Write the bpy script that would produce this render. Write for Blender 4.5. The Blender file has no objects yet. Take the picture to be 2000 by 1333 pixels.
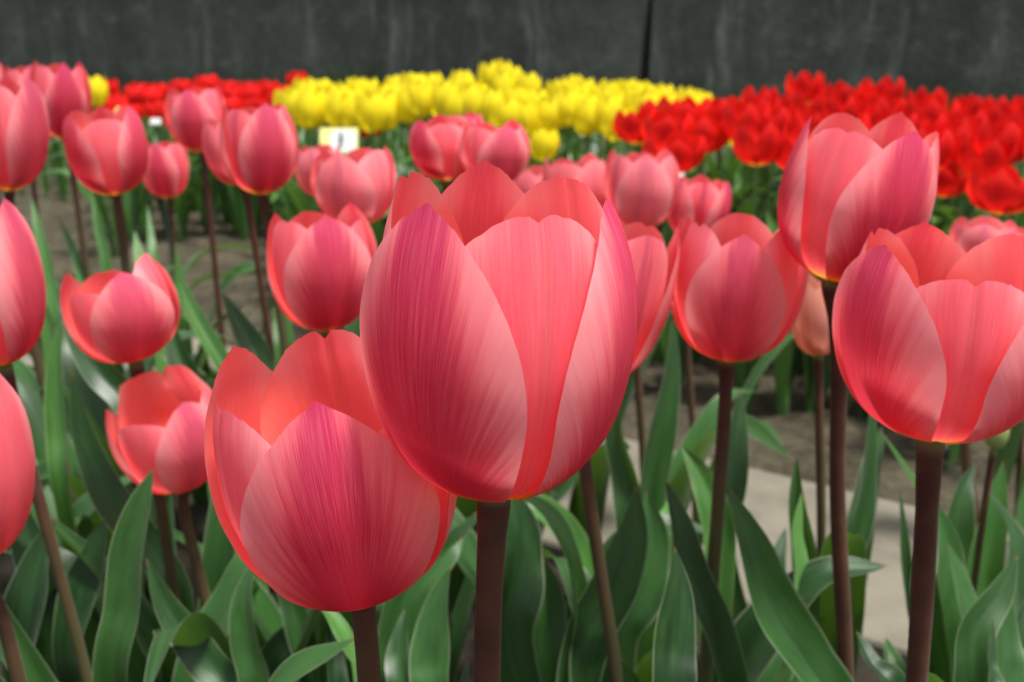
import bpy, math, random
from mathutils import Vector, Matrix
R_ = math.radians
sc = bpy.context.scene
col = sc.collection
# ------------------------------------------------------------------ camera
F = 1944.0                      # focal length in pixels of the 2000 px wide photograph
H = 0.55
PITCH = math.atan((666.5 - 60) / F)
cam = bpy.data.cameras.new('camera'); camo = bpy.data.objects.new('camera', cam); col.objects.link(camo)
camo.location = (0, 0, H); camo.rotation_euler = (math.pi/2 - PITCH, 0, 0)
cam.sensor_width = 36; cam.lens = 36 * F / 2000; cam.clip_start = 0.01; cam.clip_end = 500
cam.dof.use_dof = True; cam.dof.focus_distance = 0.255; cam.dof.aperture_fstop = 17.5
sc.camera = camo
# ------------------------------------------------------------------ light
SUN_EL, SUN_AZ = R_(75), R_(122)           # azimuth from +Y towards +X
w = bpy.data.worlds.new('World'); sc.world = w; w.use_nodes = True
nt = w.node_tree
sky = nt.nodes.new('ShaderNodeTexSky'); sky.sky_type = 'NISHITA'; sky.sun_disc = False
sky.sun_elevation = SUN_EL; sky.sun_rotation = SUN_AZ; sky.air_density = 1.0; sky.dust_density = 3.0; sky.ozone_density = 0.7
bg = nt.nodes['Background']; bg.inputs['Strength'].default_value = 0.13
hs_ = nt.nodes.new('ShaderNodeHueSaturation'); hs_.inputs['Saturation'].default_value = 0.45   # thin bright haze whitens the sky
nt.links.new(sky.outputs['Color'], hs_.inputs['Color']); nt.links.new(hs_.outputs['Color'], bg.inputs['Color'])
sl = bpy.data.lights.new('sun', 'SUN'); sl.energy = 4.6; sl.angle = R_(8); sl.color = (1, .965, .92)
so = bpy.data.objects.new('sun', sl); col.objects.link(so)
sd = Vector((math.sin(SUN_AZ)*math.cos(SUN_EL), math.cos(SUN_AZ)*math.cos(SUN_EL), math.sin(SUN_EL)))
so.rotation_euler = sd.to_track_quat('Z', 'Y').to_euler(); so.location = sd * 20
vs = sc.view_settings; vs.view_transform = 'Standard'; vs.look = 'None'; vs.gamma = 1; vs.exposure = 0.68; vs.use_curve_mapping = False
cy = sc.cycles
cy.use_denoising = True; cy.max_bounces = 8; cy.diffuse_bounces = 4; cy.transmission_bounces = 4; cy.glossy_bounces = 2
cy.sample_clamp_indirect = 4
# ------------------------------------------------------------------ helpers
CF = Vector((0, math.cos(PITCH), -math.sin(PITCH))); CU = Vector((0, math.sin(PITCH), math.cos(PITCH))); CR = Vector((1, 0, 0))
CO = Vector((0, 0, H))
def ray(px, py): return CF + CR * ((px-1000)/F) - CU * ((py-666.5)/F)
def P(px, py, d): return CO + ray(px, py) * d                       # d = distance along the view axis
def PY(px, py, Y): r = ray(px, py); return CO + r * (Y / r.y)       # the point at world depth Y
def PG(px, py): r = ray(px, py); return CO + r * (-H / r.z)         # the point on the ground
def tag(o, label=None, cat=None, group=None, kind=None):
    if label: o['label'] = label
    if cat: o['category'] = cat
    if group: o['group'] = group
    if kind: o['kind'] = kind
    return o
def empty(name, loc, label, cat, group=None):
    o = bpy.data.objects.new(name, None); col.objects.link(o); o.location = loc; o.empty_display_size = .02
    return tag(o, label, cat, group)
def mesh_obj(name, verts, faces, mat, parent=None, uvs=None, smooth=True, attrs=None, origin=None):
    if origin is not None: verts = [(v[0]-origin[0], v[1]-origin[1], v[2]-origin[2]) for v in verts]
    me = bpy.data.meshes.new(name); me.from_pydata(verts, [], faces)
    if uvs:
        l = me.uv_layers.new(name='UVMap'); buf = [0.0]*(2*len(me.loops))
        for i, lp in enumerate(me.loops):
            buf[2*i], buf[2*i+1] = uvs[lp.vertex_index]
        l.data.foreach_set('uv', buf)
    if smooth: me.polygons.foreach_set('use_smooth', [True]*len(me.polygons))
    for k, val in (attrs or {}).items():
        a = me.attributes.new(k, 'FLOAT', 'POINT'); a.data.foreach_set('value', [val]*len(verts))
    me.materials.append(mat); me.update()
    o = bpy.data.objects.new(name, me); col.objects.link(o)
    if parent is not None: o.parent = parent
    return o
def grid_faces(nu, nv, off=0):
    return [(off+j*nu+i, off+j*nu+i+1, off+(j+1)*nu+i+1, off+(j+1)*nu+i) for j in range(nv-1) for i in range(nu-1)]
def petal_faces(nu, nv, off=0): return grid_faces(nu, nv, off)
def interp(tab, x):
    if x <= tab[0][0]: return tab[0][1]
    for k in range(len(tab)-1):
        x0, y0 = tab[k]; x1, y1 = tab[k+1]
        if x <= x1:
            ya = tab[k-1][1] if k else y0-(y1-y0); xa = tab[k-1][0] if k else x0-(x1-x0)
            yb = tab[k+2][1] if k+2 < len(tab) else y1+(y1-y0); xb = tab[k+2][0] if k+2 < len(tab) else x1+(x1-x0)
            m0 = (y1-ya)/(x1-xa)*(x1-x0); m1 = (yb-y0)/(xb-x0)*(x1-x0)
            s = (x-x0)/(x1-x0); s2 = s*s; s3 = s2*s
            return (2*s3-3*s2+1)*y0 + (s3-2*s2+s)*m0 + (-2*s3+3*s2)*y1 + (s3-s2)*m1
    return tab[-1][1]
def catmull(pts, n):
    out = []; m = len(pts)
    for k in range(n):
        x = k/(n-1)*(m-1); i = min(int(x), m-2); s = x-i
        p0 = pts[i-1] if i else pts[0]*2-pts[1]; p1 = pts[i]; p2 = pts[i+1]; p3 = pts[i+2] if i+2 < m else pts[-1]*2-pts[-2]
        out.append(.5*((2*p1)+(p2-p0)*s+(2*p0-5*p1+4*p2-p3)*s*s+(3*p1-p0-3*p2+p3)*s*s*s))
    return out
class Nz:                                                            # smooth 2-d noise from sines
    def __init__(s, rnd, n=6, f=1.0):
        s.t = [(rnd.uniform(-1,1)*f, rnd.uniform(-1,1)*f, rnd.uniform(0,6.28)) for _ in range(n)]
    def __call__(s, x, y): return sum(math.sin(a*x*6.28+b*y*6.28+c) for a, b, c in s.t)/len(s.t)
# ------------------------------------------------------------------ node helper
class NT:
    def __init__(s, name, disp=False):
        s.m = bpy.data.materials.new(name); s.m.use_nodes = True; s.t = s.m.node_tree; s.t.nodes.clear()
        s.out = s.n('OutputMaterial')
    def n(s, typ, **kw):
        nd = s.t.nodes.new('ShaderNode'+typ)
        for k, v in kw.items():
            if k.startswith('i_'): s.put(nd.inputs[k[2:].replace('_', ' ')], v)
            else: setattr(nd, k, v)
        return nd
    def put(s, sock, v):
        if isinstance(v, bpy.types.NodeSocket): s.t.links.new(v, sock)
        elif isinstance(v, bpy.types.Node): s.t.links.new(v.outputs[0], sock)
        elif isinstance(v, tuple) and len(v) == 3 and sock.type == 'RGBA': sock.default_value = (*v, 1)
        else: sock.default_value = v
    def math(s, op, a, b=0.0, c=0.0):
        nd = s.t.nodes.new('ShaderNodeMath'); nd.operation = op
        for i, v in enumerate((a, b, c)): s.put(nd.inputs[i], v)
        return nd.outputs[0]
    def step(s, x, lo, hi, a=0.0, b=1.0):
        if lo > hi: lo, hi, a, b = hi, lo, b, a
        nd = s.t.nodes.new('ShaderNodeMapRange'); nd.interpolation_type = 'SMOOTHSTEP'
        for i, v in enumerate((x, lo, hi, a, b)): s.put(nd.inputs[i], v)
        return nd.outputs[0]
    def mix(s, f, a, b, mode='MIX'):
        nd = s.t.nodes.new('ShaderNodeMix'); nd.data_type = 'RGBA'; nd.blend_type = mode
        s.put(nd.inputs[0], f); s.put(nd.inputs[6], a); s.put(nd.inputs[7], b)
        return nd.outputs[2]
    def comb(s, x, y, z=0.0):
        nd = s.n('CombineXYZ')
        for i, v in enumerate((x, y, z)): s.put(nd.inputs[i], v)
        return nd.outputs[0]
    def noise(s, vec, scale, detail=2, rough=.5):
        nd = s.n('TexNoise', i_Scale=scale, i_Detail=detail, i_Roughness=rough)
        s.put(nd.inputs['Vector'], vec); return nd.outputs[0]
    def bump(s, h, strength, dist):
        nd = s.n('Bump', i_Strength=strength, i_Distance=dist); s.put(nd.inputs['Height'], h); return nd.outputs[0]
    def surf(s, colr, rough=.5, spec=.3, trans=0.0, tcol=None, normal=None, sheen=0.0):
        p = s.n('BsdfPrincipled'); s.put(p.inputs['Base Color'], colr); s.put(p.inputs['Roughness'], rough)
        p.inputs['Specular IOR Level'].default_value = spec
        if sheen: p.inputs['Sheen Weight'].default_value = sheen; p.inputs['Sheen Roughness'].default_value = .4
        if normal is not None: s.put(p.inputs['Normal'], normal)
        res = p.outputs[0]
        if tcol is not None:
            t = s.n('BsdfTranslucent'); s.put(t.inputs[0], tcol)
            mx = s.n('MixShader'); mx.inputs[0].default_value = trans
            s.t.links.new(res, mx.inputs[1]); s.t.links.new(t.outputs[0], mx.inputs[2]); res = mx.outputs[0]
        s.t.links.new(res, s.out.inputs[0]); return s.m
# ------------------------------------------------------------------ materials
def petal_mat(name, edge, body, flame, tipc, inside, insedge, basec, flamew, trans=.42, fibre=1.0, calm=0.0):
    s = NT(name); uv = s.n('UVMap').outputs[0]
    sp = s.n('SeparateXYZ'); s.put(sp.inputs[0], uv)
    u = s.math('MULTIPLY_ADD', sp.outputs[0], 2, -1); v = sp.outputs[1]; au = s.math('ABSOLUTE', u)
    rnd = s.n('ObjectInfo').outputs['Random']
    fa = s.n('Attribute', attribute_name='stripe').outputs['Fac']
    # fibres diverge from the midrib towards the margins
    q = s.math('DIVIDE', u, s.math('POWER', s.math('ADD', v, .22), 1.25))
    fib = s.noise(s.comb(s.math('MULTIPLY', q, 120), s.math('MULTIPLY', v, 5), s.math('MULTIPLY', rnd, 50)), 1.0, 3, .65)
    fib2 = s.noise(s.comb(s.math('MULTIPLY', q, 9), s.math('MULTIPLY', v, 1.6), s.math('MULTIPLY', rnd, 90)), 1.0, 2, .5)
    blot = s.noise(s.comb(s.math('MULTIPLY', u, 1.5), s.math('MULTIPLY', v, 2.2), s.math('MULTIPLY', rnd, 33)), 1.0, 2, .5)
    # flame: wide at the foot, narrow at the tip, ragged with the fibres
    fw = s.math('MULTIPLY', s.math('SUBTRACT', 1.2, s.math('MULTIPLY', v, .85)), s.math('MULTIPLY', fa, flamew))
    dist = s.math('ADD', au, s.math('MULTIPLY', s.math('SUBTRACT', fib2, .5), .42))
    dist = s.math('ADD', dist, s.math('MULTIPLY', s.math('SUBTRACT', fib, .5), .09))
    m = s.math('DIVIDE', dist, s.math('MAXIMUM', fw, .02))
    fl = s.step(m, 1.35, .5)
    fl = s.math('MULTIPLY', fl, s.step(fa, .05, .5))
    bd = s.step(s.math('ADD', dist, s.math('MULTIPLY', s.math('SUBTRACT', v, .5), .5)), 1.0, .4)
    c = s.mix(bd, edge, body)
    c = s.mix(fl, c, s.mix(s.step(v, .55, .98), flame, tipc))
    streak = s.step(fib, .38, .7)
    c = s.mix(s.math('MULTIPLY', s.math('MULTIPLY', streak, s.step(v, .05, .5)), .17*fibre), c, s.mix(.5, edge, (1, .66, .64)))
    c = s.mix(s.math('MULTIPLY', s.math('MULTIPLY', s.step(v, .42, .12), s.step(blot, .35, .65)), .45*fibre), c, flame)
    dk = s.step(fib, .44, .2)
    c = s.mix(s.math('MULTIPLY', s.math('MULTIPLY', dk, s.step(v, .1, .55)), .13*fibre), c, flame)
    # central rib lines
    rib = s.step(s.math('ABSOLUTE', s.math('SUBTRACT', au, .035)), .022, .0)
    c = s.mix(s.math('MULTIPLY', rib, .22*fibre), c, s.mix(s.step(fa, .1, .6), (.62, .36, .22), flame))
    c = s.mix(s.step(s.math('ADD', v, s.math('MULTIPLY', fib2, .10)), .21, .08), c, basec)
    # inside
    ci = s.mix(s.step(s.math('ADD', au, s.math('MULTIPLY', v, .5)), .55, 1.35), inside, insedge)
    ci = s.mix(s.math('MULTIPLY', streak, .18*fibre), ci, insedge)
    ci = s.mix(s.step(v, .2, .05), ci, basec)
    bf = s.n('NewGeometry').outputs['Backfacing']
    cc = s.mix(bf, c, ci)
    cc = s.mix(s.math('MULTIPLY_ADD', blot, .0 if calm else .12, s.n('Attribute', attribute_name='paleness').outputs['Fac']), cc, edge)
    # the light that passes through carries the colour of both faces
    tc = s.mix(.3, c, ci)
    bmp = s.math('ADD', s.math('MULTIPLY', fib, s.step(v, .0, .5)), s.math('MULTIPLY', fib2, 1.5))
    return s.surf(cc, .42, .22, trans, tc, s.bump(bmp, .5, .0003))
pink = petal_mat('pink_petal', (.95, .41, .43), (.89, .125, .175), (.54, .002, .06), (.56, .014, .11), (.99, .11, .08), (.97, .27, .22), (.80, .42, .03), .66)
peach = petal_mat('peach_petal', (.86, .45, .34), (.82, .34, .22), (.70, .16, .08), (.80, .30, .22), (.85, .3, .15), (.88, .45, .3), (.55, .5, .06), .3)
redm = petal_mat('red_petal', (.84, .018, .012), (.78, .010, .008), (.62, .005, .006), (.78, .015, .01), (.8, .016, .01), (.85, .03, .015), (.75, .45, .02), .5, .35, .25, 1)
yelm = petal_mat('yellow_petal', (.93, .82, .03), (.90, .78, .02), (.86, .72, .015), (.93, .82, .03), (.9, .78, .02), (.93, .82, .04), (.7, .65, .05), .3, .42, .1, 1)
def leaf_mat(name, dark, light, edge):
    s = NT(name); sp = s.n('SeparateXYZ'); s.put(sp.inputs[0], s.n('UVMap').outputs[0])
    u = s.math('MULTIPLY_ADD', sp.outputs[0], 2, -1); v = sp.outputs[1]; au = s.math('ABSOLUTE', u)
    rnd = s.n('ObjectInfo').outputs['Random']
    st = s.noise(s.comb(s.math('MULTIPLY', u, 22), s.math('MULTIPLY', v, 1.2), s.math('MULTIPLY', rnd, 77)), 1, 2, .6)
    bl = s.noise(s.comb(s.math('MULTIPLY', u, 1.6), s.math('MULTIPLY', v, 5), s.math('MULTIPLY', rnd, 31)), 1, 4, .6)
    f = s.math('ADD', s.math('MULTIPLY', st, .35), s.math('ADD', s.math('MULTIPLY', bl, .6), s.math('MULTIPLY', rnd, .35)))
    c = s.mix(s.step(f, .35, 1.0), dark, light)
    c = s.mix(s.math('MULTIPLY', s.step(au, .93, 1.0), .7), c, edge)
    c = s.mix(s.math('MULTIPLY', s.step(au, .05, .0), .25), c, light)
    c = s.mix(s.step(v, .965, 1.0), c, (.16, .09, .03))
    t = s.mix(.5, c, (.16, .34, .02))
    rg = s.math('MULTIPLY_ADD', bl, .3, .24)
    return s.surf(c, rg, .45, .25, t, s.bump(st, .4, .0006), .08)
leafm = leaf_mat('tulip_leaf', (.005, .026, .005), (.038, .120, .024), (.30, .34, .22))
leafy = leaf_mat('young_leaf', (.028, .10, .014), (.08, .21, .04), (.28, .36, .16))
def stem_mat():
    s = NT('tulip_stem'); sp = s.n('SeparateXYZ'); s.put(sp.inputs[0], s.n('UVMap').outputs[0]); v = sp.outputs[1]
    ob = s.n('TexCoord').outputs['Object']; n1 = s.noise(ob, 900, 2, .6); n2 = s.noise(ob, 60, 3)
    rnd = s.n('ObjectInfo').outputs['Random']
    c = s.mix(s.step(n2, .3, .75), (.045, .010, .007), (.08, .026, .013))
    g = s.math('MULTIPLY', s.step(v, .9, .3), s.step(rnd, -.2, 1.1))
    c = s.mix(g, c, (.07, .10, .03))
    c = s.mix(s.step(v, .975, 1.0), c, (.12, .17, .03))
    c = s.mix(s.math('MULTIPLY', n1, .25), c, (.14, .06, .045))
    return s.surf(c, .55, .3, normal=s.bump(n1, .4, .0004), sheen=.06)
stemm = stem_mat()
def gstem_mat():
    s = NT('green_stem'); ob = s.n('TexCoord').outputs['Object']; n = s.noise(ob, 30, 2)
    return s.surf(s.mix(n, (.05, .14, .03), (.10, .22, .05)), .5, .3)
gstem = gstem_mat()
def bud_mat():
    s = NT('green_bud'); sp = s.n('SeparateXYZ'); s.put(sp.inputs[0], s.n('UVMap').outputs[0])
    n = s.noise(s.comb(s.math('MULTIPLY', sp.outputs[0], 12), sp.outputs[1]), 2, 2)
    c = s.mix(n, (.22, .34, .08), (.42, .45, .18)); return s.surf(c, .5, .3, .3, c)
budm = bud_mat()
def soil_mat():
    s = NT('soil'); g = s.n('NewGeometry').outputs['Position']
    a = s.noise(g, 7, 5, .6); b = s.noise(g, 60, 6, .7); c3 = s.noise(g, 400, 3, .6)
    sp = s.n('SeparateXYZ'); s.put(sp.inputs[0], g)
    c = s.mix(s.step(a, .3, .72), (.042, .036, .022), (.10, .088, .056))
    c = s.mix(s.math('MULTIPLY', s.step(b, .45, .75), .6), c, (.16, .142, .095))
    c = s.mix(s.math('MULTIPLY', s.step(b, .48, .3), .8), c, (.03, .024, .017))
    # soil colour much darker in the near bed than beyond the path
    y = s.math('ADD', sp.outputs[1], s.math('MULTIPLY', sp.outputs[0], .64))
    c = s.mix(s.step(y, 1.3, 1.0, 0, .75), c, (.02, .016, .012))
    return s.surf(c, .9, .15, normal=s.bump(s.math('ADD', b, s.math('MULTIPLY', c3, .3)), .9, .02))
soilm = soil_mat()
def path_mat():
    s = NT('pale_concrete'); g = s.n('NewGeometry').outputs['Position']
    a = s.noise(g, 9, 5, .6); b = s.noise(g, 260, 4, .7); d = s.noise(g, 28, 5, .7)
    c = s.mix(s.step(a, .3, .7), (.10, .092, .068), (.155, .143, .108))
    c = s.mix(s.math('MULTIPLY', s.step(b, .5, .8), .35), c, (.21, .195, .155))
    c = s.mix(s.math('MULTIPLY', s.step(d, .56, .75), .45), c, (.17, .15, .11))
    return s.surf(c, .85, .2, normal=s.bump(s.math('ADD', b, d), .4, .003))
pathm = path_mat()
def wall_mat():
    s = NT('stained_concrete'); g = s.n('NewGeometry').outputs['Position']
    sp = s.n('SeparateXYZ'); s.put(sp.inputs[0], g)
    wob = s.math('MULTIPLY', s.noise(g, 1.4, 2), .2)
    x = s.math('ADD', sp.outputs[0], wob); z = sp.outputs[2]
    a = s.noise(s.comb(s.math('MULTIPLY', x, 2.1), 0.0, s.math('MULTIPLY', z, .5)), 1, 6, .7)
    b = s.noise(s.comb(s.math('MULTIPLY', x, 6.5), 3.0, s.math('MULTIPLY', z, .6)), 1, 6, .75)
    d = s.noise(g, 2.2, 5, .65); e = s.noise(g, 30, 5, .7)
    c = s.mix(s.step(a, .35, .68), (.026, .031, .025), (.066, .075, .060))
    c = s.mix(s.math('MULTIPLY', s.math('MULTIPLY', s.step(b, .53, .68), s.step(d, .25, .55)), .75), c, (.20, .22, .19))
    c = s.mix(s.math('MULTIPLY', s.step(b, .47, .3), .6), c, (.026, .028, .024))
    c = s.mix(s.step(z, .45, .95, 0, .6), c, (.024, .028, .024))
    c = s.mix(s.math('MULTIPLY', s.step(d, .5, .75), .65), c, (.028, .042, .036))
    m2 = s.noise(g, 7, 6, .75)
    c = s.mix(s.math('MULTIPLY', s.step(m2, .5, .7), .45), c, (.15, .165, .14))
    c = s.mix(s.math('MULTIPLY', s.step(m2, .47, .3), .6), c, (.02, .024, .02))
    c = s.mix(s.math('MULTIPLY', e, .25), c, (.14, .14, .13))
    c = s.mix(s.step(z, .35, .05, 0, .7), c, (.03, .045, .02))
    return s.surf(c, .9, .15, normal=s.bump(e, .5, .02))
wallm = wall_mat()
def plain(name, c, rough=.5, spec=.3, var=.15):
    s = NT(name); n = s.noise(s.n('TexCoord').outputs['Object'], 40, 3)
    return s.surf(s.mix(s.math('MULTIPLY', n, var), c, tuple(x*.55 for x in c)), rough, spec)
whitem = plain('white_plastic', (.4, .42, .4)); yellowp = plain('yellow_plastic', (.45, .46, .12)); darkp = plain('dark_print', (.04, .07, .06))
def grass_mat():
    s = NT('grass'); n = s.noise(s.n('NewGeometry').outputs['Position'], 9, 3)
    c = s.mix(n, (.02, .045, .012), (.07, .12, .03)); return s.surf(c, .6, .2, .2, c)
grassm = grass_mat()
# ------------------------------------------------------------------ setting
# near edge / far edge of the path, read off the photograph on the ground plane
n1, n2 = PG(110, 770), PG(1730, 1290); f1, f2 = PG(110, 606), PG(1760, 998)
dirp = (f2-f1).normalized(); nrm = Vector((-dirp.y, dirp.x, 0)); nrm = nrm if nrm.y > 0 else -nrm
def offs(p): return (p-f1).dot(nrm)
wid = -(offs(n1)+offs(n2))/2
rg = random.Random(3)
def ground():
    gn = [Nz(rg, 7, f) for f in (1.2, 5, 14, 33)]
    xs = [-60, -25, -12, -8, -6] + [-4.5+i*.045 for i in range(201)] + [6, 8, 12, 25, 60]
    ys = [-30, -8, -3, -1, -.3] + [i*.03 for i in range(150)] + [4.6, 4.8, 5.1, 5.4, 6, 7, 8, 10, 14, 25, 60, 200]
    vs_ = []
    for y in ys:
        for x in xs:
            z = 0
            if -4.6 < x < 4.6 and 0 <= y <= 5.5:
                dd = offs(Vector((x, y, 0)))
                k = 1 if dd > .02 or dd < -wid-.02 else 0
                z = k*(.012*gn[0](x, y) + .012*gn[1](x, y) + .011*gn[2](x, y) + .006*gn[3](x, y)) - .006*(1-k)*3
            vs_.append((x, y, z))
    tag(mesh_obj('ground', vs_, grid_faces(len(xs), len(ys)), soilm), kind='structure')
ground()
def strip(name, a, b, w0, w1, z0, z1, mat):
    A = a + nrm*w0; B = b + nrm*w0; C_ = b + nrm*w1; D = a + nrm*w1
    v = []
    for z in (z0, z1):
        for p in (A, B, C_, D): v.append((p.x, p.y, z))
    f = [(4, 5, 6, 7), (0, 1, 5, 4), (1, 2, 6, 5), (2, 3, 7, 6), (3, 0, 4, 7), (3, 2, 1, 0)]
    return mesh_obj(name, v, f, mat, smooth=False)
a_, b_ = f1 - dirp*8, f1 + dirp*7
o = strip('path', a_, b_, -wid, 0, -.05, .012, pathm); tag(o, kind='structure')
bv = o.modifiers.new('bevel', 'BEVEL'); bv.width = .006; bv.segments = 2
# wall: a gentle diagonal, farther on the left
WA, WB = Vector((-9, 9.2, 0)), Vector((9, 3.6, 0))
wd = (WB-WA).normalized(); wn = Vector((-wd.y, wd.x, 0))
def wall_hit(px, py=100):
    r = ray(px, py); r2 = Vector((r.x, r.y)); A = WA
    det = r2.x*(-wd.y) + r2.y*wd.x
    t = (A.x*(-wd.y) + A.y*wd.x)/det
    return CO + r*t
wall_root = empty('concrete_wall', (WA+WB)/2, 'long dark grey retaining wall with pale vertical stains behind the flower beds', 'wall')
cuts = [WA.dot(wd)] + sorted([wall_hit(x).dot(wd) for x in (1270,)]) + [WB.dot(wd)]
base_off = WA - wd*WA.dot(wd)
for k in range(2):
    s0, s1 = cuts[k]+.001, cuts[k+1]-.001
    v = []                                                  # the joint opens towards the ground
    for z, e1 in ((-.2, -.10), (.5, -.045), (.95, 0.0), (2.1, 0.0)):
        s1_ = s1 + (e1 if k == 0 else 0)
        for s_, t_ in ((s0, 0), (s1_, 0), (s1_, .25), (s0, .25)):
            p = base_off + wd*s_ + wn*t_; v.append((p.x, p.y, z))
    fs = [(12, 13, 14, 15)]
    for L_ in (0, 4, 8): fs += [(L_+a, L_+(a+1) % 4, L_+4+(a+1) % 4, L_+4+a) for a in range(4)]
    o = mesh_obj('panel', v, fs, wallm, wall_root, smooth=False, origin=wall_root.location)
    bv = o.modifiers.new('bevel', 'BEVEL'); bv.width = .006; bv.segments = 2
v = []
for z in (-.2, 2.05):
    for s_, t_ in ((cuts[0]+.05, .04), (cuts[2]-.05, .04), (cuts[2]-.05, .22), (cuts[0]+.05, .22)):
        p = base_off + wd*s_ + wn*t_; v.append((p.x, p.y, z))
mesh_obj('joint_filler', v, [(4, 5, 6, 7), (0, 1, 5, 4), (1, 2, 6, 5), (2, 3, 7, 6), (3, 0, 4, 7)], plain('dark_joint', (.02, .022, .016), .9), wall_root, smooth=False, origin=wall_root.location)
# grass verge at the foot of the wall (uncountable)
def verge():
    v = []; f = []
    for i in range(9000):
        s_ = rg.uniform(cuts[0]+3, cuts[2]-3); t_ = -rg.random()**1.5*.7-.02
        b = base_off + wd*s_ + wn*t_
        dark = 1.0 + .45*math.sin(s_*1.7)+.3*math.sin(s_*4.1+1)
        h = rg.uniform(.08, .22)*dark; a = rg.uniform(0, 6.28); lx, ly = math.cos(a)*.006, math.sin(a)*.006
        le = Vector((rg.uniform(-.08, .08), rg.uniform(-.08, .04), h)); n0 = len(v)
        v += [(b.x-lx, b.y-ly, -.02), (b.x+lx, b.y+ly, -.02), (b.x+le.x*.5+lx, b.y+le.y*.4+ly, h*.6), (b.x+le.x*.5-lx, b.y+le.y*.4-ly, h*.6), (b.x+le.x, b.y+le.y, h)]
        f += [(n0, n0+1, n0+2, n0+3), (n0+3, n0+2, n0+4)]
    tag(mesh_obj('grass', v, f, grassm), 'dark green grass and weeds along the foot of the concrete wall', 'grass', kind='stuff')
verge()
# ------------------------------------------------------------------ tulip building
PROF = [(0, .09), (.05, .27), (.12, .50), (.22, .72), (.35, .885), (.5, .98), (.62, 1.0), (.75, .975), (.88, .915), (1, .82)]
ZED = [(0, 0), (.05, .018), (.12, .065), (.22, .155), (.35, .29), (.5, .46), (.62, .59), (.75, .73), (.88, .87), (1, 1.0)]
WID = [(0, .13), (.05, .27), (.12, .48), (.25, .75), (.4, .93), (.55, 1.0), (.7, .98), (.85, .90), (1, .74)]
def petal_pts(rd, R, Hh, az, inner, op=0.0, tip=1.0, wide=None, c=None, k=None, lin=None, notch=None, tiprad=0.0, nu=21, nv=26, ruf=1.0, edge=None, skew=0.0, cusp=.012):
    """grid of points of one petal; axis = +Z, az measured from -Y (towards the camera) to +X"""
    if wide is None: wide = .84 if not inner else .92
    if c is None: c = .56 if not inner else .44
    if k is None: k = 2.0 if not inner else 2.5
    if lin is None: lin = .1 if not inner else .05
    if notch is None: notch = 0 if not inner else .035
    if edge is None: edge = .03 if not inner else -.05
    n1_, n2_, n3_ = Nz(rd, 5, 1.1), Nz(rd, 5, 5), Nz(rd, 5, 16)
    rs = 1.0 if not inner else .90
    pts = []; uvs = []
    for j in range(nv):
        vv = j/(nv-1); vv = vv**.9 if vv < 1 else 1
        for i in range(nu):
            s = -1 + 2*i/(nu-1); u = math.sin(s*math.pi/2)
            au = min(abs(u), 1)
            T = 1 - c*((1-lin)*(1-(max(0, 1-au**k))**(1/k)) + lin*au**1.1)
            T -= notch*math.exp(-(u/.07)**2)
            T += cusp*math.exp(-(u/.06)**2)*(0 if inner else 1)
            T += .005*n2_(u*1.5, 0)*ruf + .005*n3_(u*2, .3)*ruf
            T *= tip
            t = vv*T
            tt = min(t, 1.15)
            pr = interp(PROF, min(tt, 1)) - max(0, tt-1)*.7; zz = interp(ZED, min(tt, 1)) + max(0, tt-1)
            r = R*rs*pr*(1 + op*max(0, tt)**1.8 + tiprad*max(0, (tt-.7)/.3)**2)
            wv = R*wide*interp(WID, min(tt, 1))
            th = u*wv/max(R*pr, 1e-4)/ (1+.35*op*tt) + skew*tt*tt
            e = edge*au**2*(.3+tt)
            r *= 1 + e
            r += R*.05*ruf*n1_(u*.5, tt*.8)*(.3+au*au)*tt
            r += R*.02*ruf*n2_(u*.4+.3, tt*.9)*au**4*tt*1.4
            g = math.exp(-(u/.05)**2)
            r += R*(-.018 if inner else .008)*g*min(1, tt*3)
            r += R*(.010 if inner else 0)*math.exp(-((au-.12)/.05)**2)*tt
            a = az+th
            pts.append(Vector((math.sin(a)*r, -math.cos(a)*r, zz*Hh)))
            uvs.append((u*.5+.5, vv*T))
    return pts, uvs
def tube(pts, rad, nseg=14):
    v = []; uv = []; f = []
    n = len(pts); ref = Vector((0, -1, .2)).normalized()
    for j, p in enumerate(pts):
        t = (pts[min(j+1, n-1)]-pts[max(j-1, 0)]).normalized(); a = t.cross(ref).normalized(); b = a.cross(t)
        for i in range(nseg):
            an = 6.28318*i/nseg; v.append(p + (a*math.cos(an)+b*math.sin(an))*rad[j]); uv.append((i/nseg, j/(n-1)))
    for j in range(n-1):
        for i in range(nseg):
            f.append((j*nseg+i, j*nseg+(i+1) % nseg, (j+1)*nseg+(i+1) % nseg, (j+1)*nseg+i))
    f.append(tuple((n-1)*nseg+i for i in range(nseg)))
    return v, f, uv
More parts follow.
